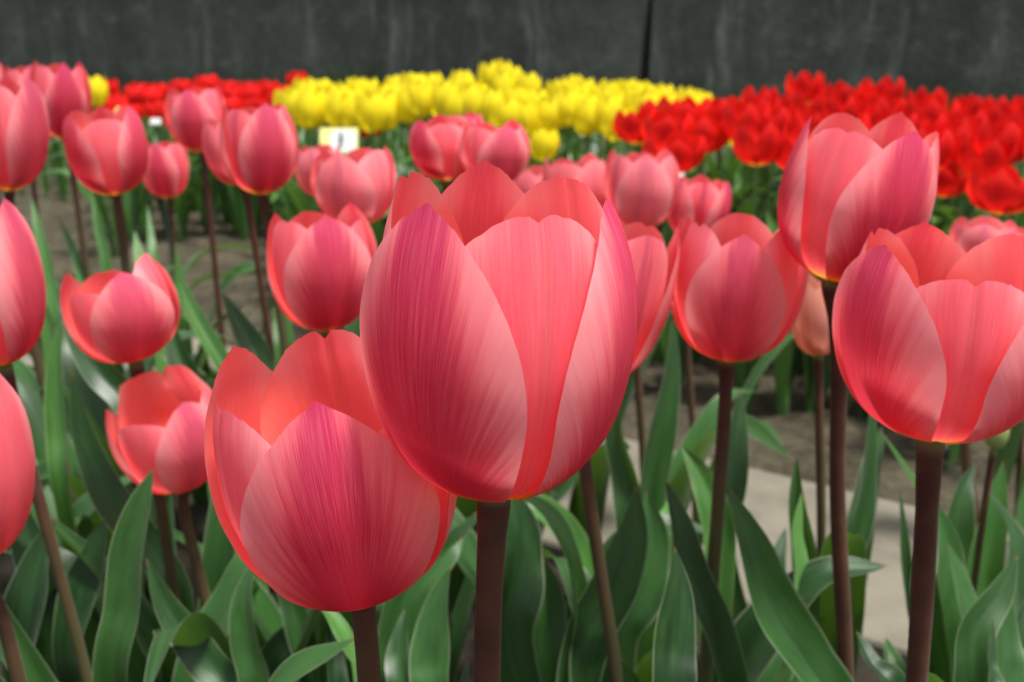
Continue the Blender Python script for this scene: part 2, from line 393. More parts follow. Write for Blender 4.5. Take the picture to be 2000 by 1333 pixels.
def leaf_geo(rd, spine, wmax, face, fold=.35, wave=.12, nv=34, nu=9, twist=0.0, base_w=.35, peak=.4):
    """spine: points from the base to the tip; wmax: half width; face: direction the hollow side looks"""
    pts = catmull(spine, nv); v = []; uv = []
    ph = rd.uniform(0, 6); fq = rd.uniform(1.6, 3.2); ph2 = rd.uniform(0, 6)
    L = sum((pts[i+1]-pts[i]).length for i in range(nv-1))
    for j, p in enumerate(pts):
        s = j/(nv-1)
        t = (pts[min(j+1, nv-1)]-pts[max(j-1, 0)]).normalized()
        fc = Matrix.Rotation(twist*(s-.3), 3, t) @ face
        sd_ = t.cross(fc)
        sd_ = sd_.normalized() if sd_.length > 1e-4 else Vector((1, 0, 0)); n = sd_.cross(t).normalized()
        if n.dot(fc) < 0: n = -n
        if s < peak: pr = base_w + (1-base_w)*math.sin(s/peak*math.pi/2)
        else: pr = (1-((s-peak)/(1-peak))**1.75)**.95
        wv = wmax*pr
        for i in range(nu):
            u = -1+2*i/(nu-1); au = abs(u)
            o = wv*(fold*au**1.4*(1.15-s*.6)) + wmax*wave*au**2.5*math.sin(fq*6.28*s+ph+(1.7 if u > 0 else 0))*min(1, (1-s)*3)
            v.append(p + sd_*(u*wv*(1-.18*fold)) + n*o); uv.append((u*.5+.5, s))
    return v, grid_faces(nu, nv), uv
def add_leaf(rd, root, spine, wmax, face, mat=None, name='leaf', **kw):
    v, f, uv = leaf_geo(rd, spine, wmax, face, **kw)
    return mesh_obj(name, v, f, mat or leafm, root, uvs=uv, origin=root.location)
def auto_leaf(rd, root, bx, by, hz, wmax, ang, lean=.35, mat=None, **kw):
    """a leaf that rises from the foot of a plant, leans to azimuth ang, and droops or stands"""
    d = Vector((math.sin(ang), -math.cos(ang), 0)); b = Vector((bx, by, 0)) + d*.008
    droop = rd.uniform(0, .5)
    sp = [b + Vector((0, 0, -.01)), b + d*hz*lean*.18 + Vector((0, 0, hz*.35)), b + d*hz*lean*.5 + Vector((0, 0, hz*.72)),
          b + d*hz*lean*(.9+droop*.3) + Vector((0, 0, hz*(1-droop*.12))), b + d*hz*lean*(1.25+droop) + Vector((0, 0, hz*(1.13-droop*.5)))]
    side = Vector((-d.y, d.x, 0))*rd.uniform(-.03, .03)
    sp = [p + side*(i*i/16) for i, p in enumerate(sp)]
    face = (-d*.9 + Vector((0, 0, .55)))
    return add_leaf(rd, root, sp, wmax, face.normalized(), mat=mat, twist=rd.uniform(-1.2, 1.2), **kw)
TULIPS = []
def tulip(label, bx, by, d, wpx, tipy, stem_px=(), mat=None, azs=-40, lean=0, leany=0.0, op=0.0, seed=1, petals=None, detail=1, flame=1.0, leaves=3, leafh=.27, name='pink_tulip', group='pink tulips in the near bed', flames=None, straight=.6, swd=1.0, leafang=None):
    rd = random.Random(seed*17+5)
    B = P(bx, by, d); R = wpx/2*d/F
    # height of the bloom so that the front tips come near tipy
    Hh = (by-tipy)/F*d/math.cos(PITCH)/1.0
    # stem runs down in a plane of constant world depth
    pts = [B]
    for q in stem_px: pts.append(PY(q[0], q[1], B.y + (q[2] if len(q) > 2 else 0)))
    last = pts[-1]; prev = pts[-2] if len(pts) > 1 else B + Vector((0, 0, .1))
    dr = (last-prev).normalized()
    if last.z > .02:
        kx = dr.x/max(.3, -dr.z); foot = Vector((last.x + kx*last.z*straight, last.y, 0))
        mid = Vector((last.x + kx*last.z*straight*.6, last.y, last.z*.45)); pts += [mid, foot]
    else: foot = Vector((last.x, last.y, 0)); pts[-1] = foot
    root = empty(name, foot, label, 'tulip', group)
    sp = catmull(pts, 40)[::-1]
    sp = [p - Vector((0, 0, .01)) if i == 0 else p for i, p in enumerate(sp)]
    r0 = R*.118*swd; rad = [r0*(1.08 - .16*(i/39) + .03*math.sin(i*.55+seed) + max(0, i-35)*.07) for i in range(40)]
    sp[-1] = sp[-1] + Vector((0, 0, R*.05))
    v, f, uv = tube(sp, rad, 20 if detail > 1 else 12)
    mesh_obj('stem', v, f, stemm, root, uvs=uv, origin=foot)
    # bloom frame
    ax = Vector((lean/(by-tipy), leany, 1)).normalized(); rot = Vector((0, 0, 1)).rotation_difference(ax).to_matrix()
    pale = .0 if detail > 1 else .38 if ' pale' in ' '+label or 'faint' in label else .15*random.Random(seed).random(); M = mat or pink; nu, nv = {0: (13, 16), 1: (21, 26), 2: (61, 72)}[detail]
    for k in range(6):
        inner = k >= 3
        kw = dict((petals or {}).get(k, {}))
        az = -math.atan((bx-1000)/F) + R_(azs + (120*k if not inner else 60 + 120*(k-3)) + kw.pop('daz', rd.uniform(-5, 5)))
        tip = kw.pop('tip', rd.uniform(.95, 1.03) if not inner else rd.uniform(.92, 1.0))
        o_ = kw.pop('op', op + rd.uniform(-.03, .03)); fl = kw.pop('flame', (rd.uniform(.6, 1.05) if not inner else rd.uniform(.0, .45))*flame)
        rsx = kw.pop('rs', 1.0)
        if 'notch' not in kw and inner: kw['notch'] = rd.choice((0, .02, .035))
        g, uvp = petal_pts(rd, R*rsx, Hh, az, inner, op=o_, tip=tip, nu=nu, nv=nv, **kw)
        vw = [rot @ p + B for p in g]
        mesh_obj('petal', vw, petal_faces(nu, nv), M, root, uvs=uvp, attrs={'stripe': fl, 'paleness': pale}, origin=foot)
    for k in range(leaves):
        ang = (leafang if leafang is not None else 0) + k*2.2 + rd.uniform(-.6, .6)
        auto_leaf(rd, root, foot.x, foot.y, leafh*rd.uniform(.7, 1.1), rd.uniform(.013, .024), ang, rd.uniform(.15, .5))
    TULIPS.append((root, foot)); return root
exec_list = None
# ---- the large ones
tulip('largest pink tulip, in the middle and in sharp focus, with a notched front petal', 965, 957, .270, 502, 402, ((950, 1333),), azs=-36, lean=16, seed=1, detail=2, op=.0, leaves=2, leafh=.25, flames=1,
      petals={0: dict(tip=1.0, daz=0, wide=.82, flame=1.2, op=.0), 1: dict(tip=1.0, daz=-12, flame=1.1, op=.02, wide=.84, lin=0, tiprad=-.1, cusp=0), 2: dict(tip=1.05, daz=-14, flame=.75, op=-.03),
              3: dict(tip=.995, daz=-5, flame=.12, notch=.03, k=3.1, c=.5, lin=.12, wide=.98), 4: dict(tip=1.02, daz=-8, flame=.0, notch=.0, op=.0), 5: dict(tip=1.04, daz=-14, flame=.3, op=.02, notch=.02, wide=.96)})
tulip('wide open pink tulip hanging lowest, overlapped by the sharp one in the middle', 706, 1160, .300, 432, 722, ((722, 1333),), azs=-4, lean=-52, leany=.0, seed=2, detail=2, op=.14, leaves=2, leafh=.22,
      petals={0: dict(tip=1.02, daz=4, wide=.9, flame=.95, lin=.22, c=.58, op=.08), 1: dict(daz=-8, tip=1.0, flame=.2), 2: dict(daz=4, tip=1.1, flame=.1, op=.1),
              3: dict(tip=.92, daz=0, flame=0, op=.15), 4: dict(tip=1.08, flame=.0, notch=.04, daz=2, op=.1), 5: dict(tip=1.0, daz=2, flame=0.0, op=.16, rs=1.03, edge=-.1)})
tulip('large pink tulip at the right edge with a notched pale middle petal and yellow foot', 1818, 850, .360, 398, 482, ((1790, 1333),), azs=-46, lean=4, seed=3, detail=2, op=.06, leaves=2, leafh=.2,
      petals={0: dict(tip=1.0, flame=.95, daz=0, wide=.84), 1: dict(tip=1.0, flame=1.0, daz=0, wide=.92, op=.07), 2: dict(tip=1.0, flame=.75, daz=8), 3: dict(tip=.92, notch=.035, k=2.8, flame=.0, daz=-4, c=.45, wide=.86), 4: dict(tip=1.0, flame=0.1, daz=0), 5: dict(tip=1.0, flame=0)})
tulip('tall egg-shaped pink tulip at upper right in front of the red tulips', 1622, 546, .450, 285, 250, ((1638, 700), (1636, 980), (1652, 1333)), azs=-84, lean=54, seed=4, detail=2, op=-.07, leaves=2,
      petals={0: dict(tip=.95, flame=1.2, daz=0, wide=.8), 1: dict(tip=.98, flame=1.2, daz=0, wide=.86), 2: dict(tip=1.06, daz=-2, flame=.9), 3: dict(tip=.93, notch=.02, flame=.0, c=.4, daz=-2, wide=1), 4: dict(tip=1.0, rs=1.1, flame=.2), 5: dict(tip=1.0, flame=0)})
tulip('salmon pink tulip on a straight stem, left of the tall egg-shaped one', 1420, 702, .500, 246, 450, ((1412, 860), (1392, 1130)), azs=4, lean=12, seed=5, detail=1, op=.08, flame=.75,
      petals={0: dict(tip=1.0, wide=.8, flame=.8), 5: dict(tip=1.03, flame=0), 3: dict(tip=1.06, flame=0), 1: dict(tip=1.02), 2: dict(tip=1.0), 4: dict(tip=1.03)})
tulip('pink tulip peeping out behind the right side of the sharp middle one', 1150, 745, .500, 235, 425, ((1140, 880), (1170, 1100), (1205, 1333)), azs=-30, lean=62, seed=6, op=.0, flame=.9,
      petals={1: dict(tip=1.0, flame=1.0)})
tulip('small pale peach tulip with a green foot, tucked below the tall egg-shaped one', 1598, 694, .640, 108, 545, ((1600, 800), (1604, 1060)), azs=-30, lean=-14, seed=7, mat=peach, op=-.08, swd=1.5, leaves=2)
# ---- left side
tulip('pink tulip alone above the widest one, left of the sharp middle one', 640, 643, .600, 208, 420, ((650, 900),), azs=12, lean=-8, seed=8, op=-.02,
      petals={0: dict(tip=1.0, wide=.95, flame=1.2), 5: dict(tip=.98, flame=0)})
tulip('pink tulip with a thin dark stem leaning right, tallest over the bare soil', 512, 379, .800, 148, 212, ((522, 450), (557, 690)), azs=15, lean=2, seed=9, op=-.05, petals={0: dict(flame=1.3, tip=1.0)})
tulip('pale pink tulip half hidden by its larger neighbour above the bare soil', 470, 362, .860, 118, 235, ((488, 420), (531, 700)), azs=-60, lean=-10, seed=10, op=-.05)
tulip('small pink tulip in front of the far red bed, on a long bare stem', 395, 297, 1.10, 113, 180, ((404, 360), (426, 580)), azs=-10, lean=-8, seed=11, op=-.02)
tulip('pink tulip with crimson flanks, left of the smallest cup', 226, 381, .840, 150, 222, ((230, 400), (243, 500), (262, 700)), azs=-62, lean=-10, seed=12, op=-.02, petals={0: dict(flame=1.3), 1: dict(flame=1.4), 3: dict(flame=.1, tip=.9)})
tulip('smallest pink cup of the upper left, on a short stem', 330, 387, 1.30, 90, 285, ((334, 430), (340, 520)), azs=-15, lean=-4, seed=13, op=.04)
tulip('pink tulip with a magenta spike of a petal at upper left before the wall', 126, 272, 1.10, 108, 135, ((136, 300), (165, 500), (180, 620)), azs=5, lean=8, seed=14, op=-.03, petals={0: dict(flame=1.5, lin=.5, tip=1.02), 2: dict(tip=1.0)})
tulip('tall pink tulip cut by the left edge, uppermost of the three there', 18, 372, .780, 158, 165, ((24, 430), (70, 690), (140, 960)), azs=-70, lean=14, seed=15, op=-.04, petals={1: dict(flame=1.3)})
tulip('narrow magenta tulip showing just a tip between its neighbours at upper left', 62, 262, 1.25, 85, 140, ((70, 400), (110, 600)), azs=10, lean=6, seed=16, op=-.05, leaves=1)
tulip('pink tulip cut by the left edge, middle of the three there', 8, 712, .500, 205, 430, ((72, 960), (172, 1333)), azs=-68, lean=-20, seed=17, op=-.02, petals={1: dict(flame=1.1, tip=1.08), 3: dict(flame=0)})
tulip('coral tulip cut by the left edge, lowest of the three there', -42, 1092, .400, 245, 745, ((0, 1200), (38, 1333)), azs=-75, lean=0, seed=18, op=.0, flame=.4, petals={1: dict(tip=1.1, daz=4, flame=.1, op=.02), 3: dict(flame=0), 4: dict(flame=0, tip=1.08)})
tulip('pink cup with a dark foot at mid left, above the coral cup', 264, 704, .600, 204, 530, ((300, 900), (335, 1130)), azs=12, lean=-24, seed=19, op=.04, petals={0: dict(flame=1.2, tip=1.02), 5: dict(flame=0, tip=.9), 3: dict(tip=1.12), 2: dict(tip=1.02)})
tulip('wide open coral cup left of the lowest pink tulip, red inside', 362, 950, .600, 200, 765, ((362, 1010), (425, 1270)), azs=28, lean=-26, leany=-.1, seed=20, op=.12, flame=.5,
      petals={0: dict(tip=1.05, flame=.9), 2: dict(tip=1.0, flame=.9), 5: dict(tip=.95, flame=0), 1: dict(tip=1.2), 4: dict(tip=1.25), 3: dict(tip=1.0)})
# ---- middle distance
tulip('pink tulip in the centre distance, left one of the pair before the yellow bed', 872, 352, .860, 132, 238, ((880, 600),), azs=-55, lean=-4, seed=21, op=.0, leaves=2, petals={0: dict(flame=1.4)})
tulip('pink tulip in the centre distance, right one of the pair before the yellow bed', 965, 360, .820, 138, 248, ((970, 600),), azs=25, lean=2, seed=22, op=.0, leaves=2, petals={0: dict(flame=1.3)})
tulip('pale pink tulip right behind the lone one above the widest bloom', 704, 440, .800, 158, 300, ((715, 600),), azs=-15, lean=-12, seed=23, op=.05, leaves=2)
tulip('pale pink tulip beside the white and yellow plant label', 628, 385, 1.10, 92, 290, ((640, 600),), azs=-20, lean=-2, seed=24, op=.0, leaves=2)
tulip('little pale pink tulip low behind the back rim of the sharp middle bloom', 1042, 430, 1.05, 88, 330, ((1045, 600),), azs=-15, lean=0, seed=25, op=.02, leaves=2, flame=.4)
tulip('salmon tulip behind the back rim of the sharp middle bloom, left of its paler twin', 1125, 440, .900, 130, 312, ((1128, 600),), azs=35, lean=-2, seed=26, op=.05, leaves=2, flame=.4)
tulip('pale pink tulip above the right shoulder of the sharp middle one', 1248, 450, .850, 142, 305, ((1245, 700), (1256, 890)), azs=10, lean=0, seed=27, op=.02, leaves=2)
tulip('pink tulip just below the cluster of red tulips at centre right', 1352, 468, 1.0, 122, 352, ((1340, 620), (1356, 880)), azs=-55, lean=14, seed=28, op=.0, leaves=2)
tulip('faint pink tulip far behind the large bloom at the right edge', 1912, 520, 1.0, 118, 432, ((1885, 860), (1902, 1180)), azs=0, lean=0, seed=29, op=.05, leaves=2, swd=1.6)
tulip('faint pink tulip at the extreme right edge behind the large bloom', 1992, 545, 1.0, 116, 448, ((1995, 780), (1990, 1060)), azs=30, lean=0, seed=30, op=.05, leaves=1)
tulip('pale pink tulip hardly showing at the top left corner of the bed', -12, 190, 1.3, 50, 128, ((0, 400),), azs=0, seed=31, leaves=1, detail=0)
tulip('pink tulip hidden behind the middle pair, only its back petals showing', 905, 330, 1.0, 95, 228, ((905, 600),), azs=40, seed=32, leaves=1, flame=.6)
# ---- green bud
def bud():
    B = P(1940, 878, .62); foot = PY(1905, 1240, B.y); foot = Vector((foot.x, foot.y, 0)); rd = random.Random(5)
    root = empty('tulip_bud', foot, 'closed green tulip bud under the large bloom at the right edge', 'tulip')
    sp = catmull([foot-Vector((0, 0, .01)), PY(1908, 1100, B.y), B], 24); v, f, uv = tube(sp, [.0022]*24, 10)
    mesh_obj('stem', v, f, stemm, root, uvs=uv, origin=foot)
    for k in range(6):
        g, uvp = petal_pts(rd, .0085, .026, R_(60*k), k >= 3, op=-.35, nu=9, nv=12, ruf=.3)
        mesh_obj('petal', [p+B for p in g], petal_faces(9, 12), budm, root, uvs=uvp, origin=foot)
bud()
# ------------------------------------------------------------------ leaves read off the photograph: (width px, depth, bright, [tip ... base] px)
HL = [
 (84, .50, 0, .1, [(300, 915), (278, 985), (256, 1080), (244, 1190), (222, 1333)]),
 (62, .72, 0, .5, [(128, 520), (140, 620), (190, 720), (250, 790), (300, 900)]),
 (70, .66, 0, .5, [(140, 720), (160, 840), (215, 970), (300, 1080), (350, 1180)]),
 (74, .55, 0, .6, [(285, 1090), (330, 1190), (400, 1290), (470, 1400)]),
 (84, .52, 0, -.3, [(498, 1085), (478, 1170), (485, 1260), (500, 1380)]),
 (56, .48, 1, .7, [(590, 1150), (650, 1210), (690, 1280), (715, 1380)]),
 (84, .50, 0, .0, [(880, 1105), (852, 1190), (842, 1290), (838, 1400)]),
 (70, .58, 0, -.4, [(790, 1190), (780, 1270), (790, 1380)]),
 (74, .55, 1, .8, [(985, 955), (1060, 1000), (1105, 1080), (1122, 1200), (1120, 1330)]),
 (120, .60, 0, .2, [(985, 930), (1010, 1030), (1005, 1130), (990, 1260)]),
 (104, .55, 0, -.2, [(1243, 948), (1238, 1040), (1205, 1140), (1150, 1250), (1130, 1400)]),
 (96, .62, 0, .5, [(1262, 960), (1275, 1050), (1250, 1150), (1200, 1260)]),
 (70, .80, 0, .2, [(1312, 620), (1310, 720), (1290, 840), (1268, 980), (1262, 1100)]),
 (78, .52, 0, .4, [(1300, 935), (1325, 1020), (1350, 1120), (1400, 1240), (1430, 1400)]),
 (96, .46, 0, .0, [(1318, 1068), (1322, 1160), (1315, 1260), (1310, 1400)]),
 (120, .50, 0, .6, [(1425, 955), (1462, 1060), (1500, 1180), (1570, 1290), (1640, 1420)]),
 (62, .70, 0, .3, [(1446, 760), (1440, 850), (1425, 960), (1410, 1080)]),
 (70, .62, 1, -.2, [(1330, 870), (1370, 930), (1400, 1010), (1405, 1120)]),
 (62, .60, 0, -.5, [(1556, 890), (1560, 980), (1575, 1080), (1580, 1200), (1575, 1320)]),
 (44, .56, 1, .9, [(1566, 960), (1556, 1040), (1562, 1120), (1545, 1230)]),
 (60, .64, 0, .3, [(1535, 1030), (1515, 1110), (1520, 1230)]),
 (64, .66, 0, .2, [(1702, 770), (1698, 880), (1680, 990), (1655, 1090), (1640, 1200)]),
 (34, .72, 1, .4, [(1716, 838), (1772, 920), (1822, 1000), (1862, 1090), (1880, 1180)]),
 (34, .62, 0, .1, [(1756, 945), (1764, 1060), (1776, 1180), (1790, 1330)]),
 (84, .60, 0, .2, [(1822, 970), (1850, 1080), (1835, 1200), (1820, 1340)]),
 (74, .52, 0, -.5, [(1988, 1085), (1952, 1160), (1905, 1240), (1888, 1380)]),
 (44, .46, 0, .1, [(1940, 1203), (1936, 1290), (1930, 1400)]),
 (60, .60, 0, .2, [(1730, 1245), (1745, 1300), (1760, 1400)]),
 (60, .55, 0, .6, [(1672, 1232), (1700, 1290), (1750, 1380)]),
 (62, .75, 0, -.4, [(1905, 905), (1880, 960), (1870, 1060), (1885, 1180)]),
 (70, .62, 0, .3, [(1930, 960), (1965, 1020), (1985, 1100), (1990, 1240)]),
 (64, .55, 0, -.2, [(2010, 1150), (1985, 1240), (1970, 1400)]),
 (40, .80, 1, .3, [(343, 478), (352, 560), (392, 640), (440, 720), (470, 800)]),
 (60, .85, 0, .4, [(432, 568), (470, 640), (505, 710), (520, 820)]),
 (64, .85, 0, -.3, [(330, 600), (345, 680), (385, 760), (440, 850)]),
 (46, .90, 1, .2, [(545, 540), (550, 620), (560, 720)]),
 (26, 1.1, 1, .2, [(60, 380), (75, 450), (95, 540), (110, 660)]),
 (24, 1.15, 1, .1, [(112, 420), (140, 480), (165, 560), (175, 680)]),
 (22, 1.15, 1, -.2, [(178, 370), (190, 440), (208, 520), (215, 640)]),
 (20, 1.2, 1, .1, [(288, 400), (294, 460), (300, 520), (305, 620)]),
 (36, 1.0, 1, .3, [(262, 450), (275, 510), (300, 580), (320, 680)]),
 (40, .95, 1, -.3, [(40, 480), (60, 560), (95, 640), (110, 760)]),
 (96, .60, 0, -.3, [(110, 1010), (75, 1100), (60, 1200), (60, 1350)]),
 (90, .64, 0, .4, [(20, 930), (50, 1040), (90, 1140), (110, 1300)]),
 (76, .62, 0, -.4, [(205, 1010), (180, 1090), (150, 1180), (140, 1320)]),
 (66, .70, 0, -.2, [(430, 960), (440, 1040), (425, 1140), (430, 1280)]),
 (60, .66, 0, .5, [(520, 1050), (560, 1150), (590, 1250), (620, 1380)]),
 (72, .66, 0, .1, [(745, 1130), (730, 1210), (740, 1330)]),
 (90, .60, 0, .3, [(905, 1050), (870, 1080), (800, 1150), (770, 1250), (760, 1380)]),
 (90, .62, 0, .2, [(1060, 1090), (1070, 1160), (1060, 1250), (1050, 1380)]),
 (70, .70, 0, -.4, [(1215, 730), (1205, 830), (1225, 930), (1240, 1060)]),
 (44, .60, 0, .2, [(915, 1290), (905, 1340), (900, 1400)]),
 (54, .70, 1, -.3, [(120, 620), (110, 720), (120, 840), (130, 960)]),
  (66, .58, 0, -.3, [(1812, 1010), (1806, 1110), (1815, 1220), (1825, 1380)]),
 (80, .56, 0, .4, [(1850, 1060), (1880, 1150), (1900, 1250), (1905, 1400)]),
 (70, .66, 1, -.4, [(1960, 900), (1945, 1000), (1925, 1120), (1920, 1260)]),
 (60, .7, 0, .2, [(2005, 930), (1996, 1040), (1985, 1160), (1980, 1300)]),
 (90, .52, 0, .1, [(1965, 1130), (1962, 1220), (1955, 1300), (1950, 1420)]),
 (50, .62, 0, .3, [(640, 1180), (650, 1260), (660, 1380)]),
]
def hand_leaves():
    rd = random.Random(77); spare = []
    for (wp, d, br, yaw, pts) in HL:
        Y0 = P(pts[len(pts)//2][0], pts[len(pts)//2][1], d).y
        wp_ = [PY(x, y, Y0 + (-.012 + .03*(1-i/(len(pts)-1)))*d*2) for i, (x, y) in enumerate(pts)]
        last = wp_[-1]
        best = min(TULIPS, key=lambda t: (t[1]-Vector((last.x, last.y, 0))).length)
        if (best[1]-Vector((last.x, last.y, 0))).length < .11: root, foot = best
        else:
            near = [s for s in spare if (s[1]-Vector((last.x, last.y, 0))).length < .09]
            if near: root, foot = near[0]
            else:
                foot = Vector((last.x + (last.x-wp_[-2].x)*.4, Y0+.015, 0)); root = empty('tulip_plant', foot, 'x', 'plant', 'leafy tulip plants without a bloom'); spare.append((root, foot))
        sp = wp_[::-1]
        if last.z > .03: sp = [foot+Vector((0, 0, -.005)), foot.lerp(last, .55)+Vector(((last.x-foot.x)*.1, 0, 0))] + sp
        else: sp = [Vector((foot.x, foot.y, -.005))] + sp[1:]
        n = len(sp); peak = max(.15, min(.62, (n-3)/(n-1)))
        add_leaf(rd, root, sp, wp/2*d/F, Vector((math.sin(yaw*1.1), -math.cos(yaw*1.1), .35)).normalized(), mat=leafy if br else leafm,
                 peak=peak, base_w=.4, fold=rd.uniform(.2, .75), wave=rd.uniform(.06, .22), twist=rd.uniform(-1.1, 1.1), nu=11, nv=44)
    return spare
spare = hand_leaves()
# a few leafy plants filling the near bed between the blooms
rf = random.Random(12)
for (x, y, n, h) in [(-.30, .62, 4, .22), (-.22, .74, 3, .2), (-.36, .82, 3, .24), (-.14, .66, 4, .2), (-.06, .72, 3, .2), (.02, .66, 4, .2), (.10, .66, 3, .2), (-.46, .95, 3, .24), (-.28, .95, 3, .22), (-.12, .9, 3, .2),
                     (.18, .60, 3, .16), (-.42, .68, 4, .22), (-.2, .55, 3, .18), (.0, .84, 3, .18), (-.56, 1.05, 3, .25), (-.5, 1.2, 3, .25), (-.38, 1.1, 2, .22)]:
    root = empty('tulip_plant', (x, y, 0), 'x', 'plant', 'leafy tulip plants without a bloom'); foot = Vector((x, y, 0)); spare.append((root, foot))
    for k in range(n): auto_leaf(rf, root, x, y, h*rf.uniform(.7, 1.2), rf.uniform(.014, .024), k*2.1+rf.uniform(-.5, .5), rf.uniform(.2, .6), mat=leafy if rf.random() < .25 else leafm)
for root, foot in spare: root['label'] = 'leafy green tulip plant without a bloom among the pink tulip stems'
# ------------------------------------------------------------------ far beds
def proto(name, mat, label, group, seed, h=.45, R=.031, Hh=.056, op=0.0, lin=.2, split=False, pw=.84, c=.56):
    rd = random.Random(seed); root = empty(name, (0, 0, 0), label, 'tulip', group)
    top = h-Hh; v, f, uv = tube(catmull([Vector((rd.uniform(-.02, .02), rd.uniform(-.02, .02), -.01)), Vector((rd.uniform(-.01, .01), 0, top*.5)), Vector((0, 0, top))], 10), [.003]*10, 7)
    mesh_obj('stem', v, f, gstem, root, uvs=uv)
    V, Fc, U = [], [], []; nu, nv = 9, 11
    for k in range(6):
        g, uvp = petal_pts(rd, R, Hh, R_(60*0 + (120*k if k < 3 else 60+120*(k-3)) + rd.uniform(-6, 6)), k >= 3, op=op+rd.uniform(-.05, .05), tip=rd.uniform(.92, 1.04), nu=nu, nv=nv, lin=lin, wide=pw, c=c, notch=0)
        g = [p+Vector((0, 0, top)) for p in g]
        if split: mesh_obj('petal', g, petal_faces(nu, nv), mat, root, uvs=uvp, attrs={'stripe': .6})
        else: Fc += petal_faces(nu, nv, len(V)); V += g; U += uvp
    if not split: mesh_obj('bloom', V, Fc, mat, root, uvs=U, attrs={'stripe': .6})
    for k in range(4): auto_leaf(rd, root, 0, 0, rd.uniform(.2, .33), rd.uniform(.010, .019), k*1.6+rd.uniform(-.4, .4), rd.uniform(.15, .45), mat=leafy if k % 2 else leafm, nv=14, nu=5)
    return root
def copy_tree(r):
    c = r.copy(); col.objects.link(c)
    for ch in list(r.children):
        q = ch.copy(); col.objects.link(q); q.parent = c
    return c
used = set()
def place(protos, px, topy, d, rd, label=None, hs=None):
    k = rd.randrange(len(protos)); p = protos[k]
    if p.name in used: r = copy_tree(p)
    else: r = p; used.add(p.name)
    T = P(px, topy, d); s = T.z/.45
    r.location = (T.x, T.y, 0); sxy = hs or rd.uniform(.92, 1.1)
    r.scale = (sxy, sxy, s); r.rotation_euler = (R_(rd.uniform(-3, 3)), R_(rd.uniform(-4, 4)), rd.uniform(0, 6.28))
    if label: r['label'] = label
    return r
LY = 'yellow tulip packed in the dense yellow band before the dark wall'
LRL = 'red tulip in the far left red patch before the dark wall'
LRR = 'bright red tulip in the dense red mass at upper right'
LRM = 'open red tulip in the small cluster standing before the yellow band'
yp = [proto('yellow_tulip', yelm, LY, 'yellow tulips in the far bed', 100+i, op=-.1, R=.030, Hh=.074) for i in range(4)]
rlp = [proto('red_tulip', redm, LRL, 'red tulips in the far left patch', 120+i, op=.0, R=.036, Hh=.07) for i in range(3)]
rrp = [proto('red_tulip', redm, LRR, 'red tulips in the far right bed', 140+i, R=.037, Hh=.066, op=.1+.09*i, lin=.6, split=True, pw=.74, c=.72) for i in range(4)]
rmp = [proto('red_tulip', redm, LRM, 'red tulips before the yellow band', 160+i, R=.036, Hh=.066, op=.16, lin=.55, split=True, pw=.74, c=.68) for i in range(3)]
rd = random.Random(8)
YC = [(560, 170), (590, 152), (620, 150), (660, 156), (720, 152), (780, 146), (850, 140), (905, 138), (950, 124), (1015, 122), (1055, 148), (1075, 175), (1095, 150), (1150, 150), (1200, 156), (1260, 160), (1320, 168), (1375, 182)]
YB = [(560, 190), (600, 176), (740, 190), (840, 150), (880, 176), (930, 170), (1000, 190), (1060, 190), (1080, 150), (1120, 180), (1180, 200), (1260, 178), (1340, 182)]
for row in range(4):
    x = 562 + row*9
    while x < 1375:
        if not (1062 < x < 1090):
            t0 = interp(YC, x); t1 = interp(YB, x)
            ty = t0 + (max(t1, t0+4)-t0)*row/3 + rd.uniform(-4, 5); wp = 50+row*5
            place(yp, x+rd.uniform(-5, 5), ty, F*.064/wp, rd)
        x += 33
place(yp, 1056, 252, F*.064/66, rd, 'single low yellow tulip below the yellow band, right of the centre pair of pink tulips', 1)
place(yp, 548, 190, F*.064/52, rd, 'single yellow tulip at the left end of the band beside the pink cluster', 1)
place(yp, 186, 148, F*.064/52, rd, 'lone yellow tulip at upper left, between a pink tulip and the red patch', 1)
place(yp, 740, 182, F*.064/66, rd, 'yellow tulip dipping lowest in the left half of the band', 1.05)
for x, y, w_ in ((1400, 200, 44), (1425, 222, 46), (1437, 232, 40), (1490, 262, 44)): place(yp, x, y, F*.064/(w_+16), rd, hs=.8)
for row in range(3):
    x = 205 + row*7
    while x < 600:
        if not (332 < x < 352 and row > 0):
            ty = (146 if x > 350 else 156) + row*20 + rd.uniform(-8, 12); place(rlp, x+rd.uniform(-6, 6), ty, F*.066/(42+row*3), rd)
        x += rd.uniform(32, 56)
for x, y in ((230, 205), (330, 200), (545, 178), (455, 190), (722, 228), (695, 235)): place(rlp, x, y, F*.062/46, rd)
RC = [(1405, 180), (1430, 162), (1480, 166), (1530, 165), (1560, 142), (1610, 136), (1650, 152), (1700, 166), (1725, 150), (1790, 150), (1830, 176), (1865, 200), (1895, 184), (1940, 176), (2000, 174), (2060, 170)]
RB = [(1405, 190), (1450, 210), (1550, 232), (1620, 250), (1800, 240), (1850, 235), (1910, 250), (2060, 225)]
for row in range(4):
    x = 1412 + row*32
    while x < 2060:
        t0 = interp(RC, x); t1 = interp(RB, x); ty = t0 + (t1-t0)*row/3 + rd.uniform(-4, 14); wp = 66+row*10
        place(rrp, x+rd.uniform(-9, 9), ty, F*.068/wp, rd); x += rd.uniform(42, 66)+row*4
for x, y, w_ in ((1240, 215, 78), (1283, 196, 74), (1322, 190, 78), (1362, 190, 80), (1312, 222, 84), (1382, 222, 84), (1350, 258, 92)): place(rmp, x, y, F*.07/w_, rd, hs=1.2)
place(rmp, 1955, 328, F*.07/112, rd, 'large open red tulip standing alone below the red mass at the right edge', 1.1)
place(rmp, 1835, 318, F*.07/90, rd, 'red tulip half hidden behind the right flank of the tall egg-shaped pink one', 1)
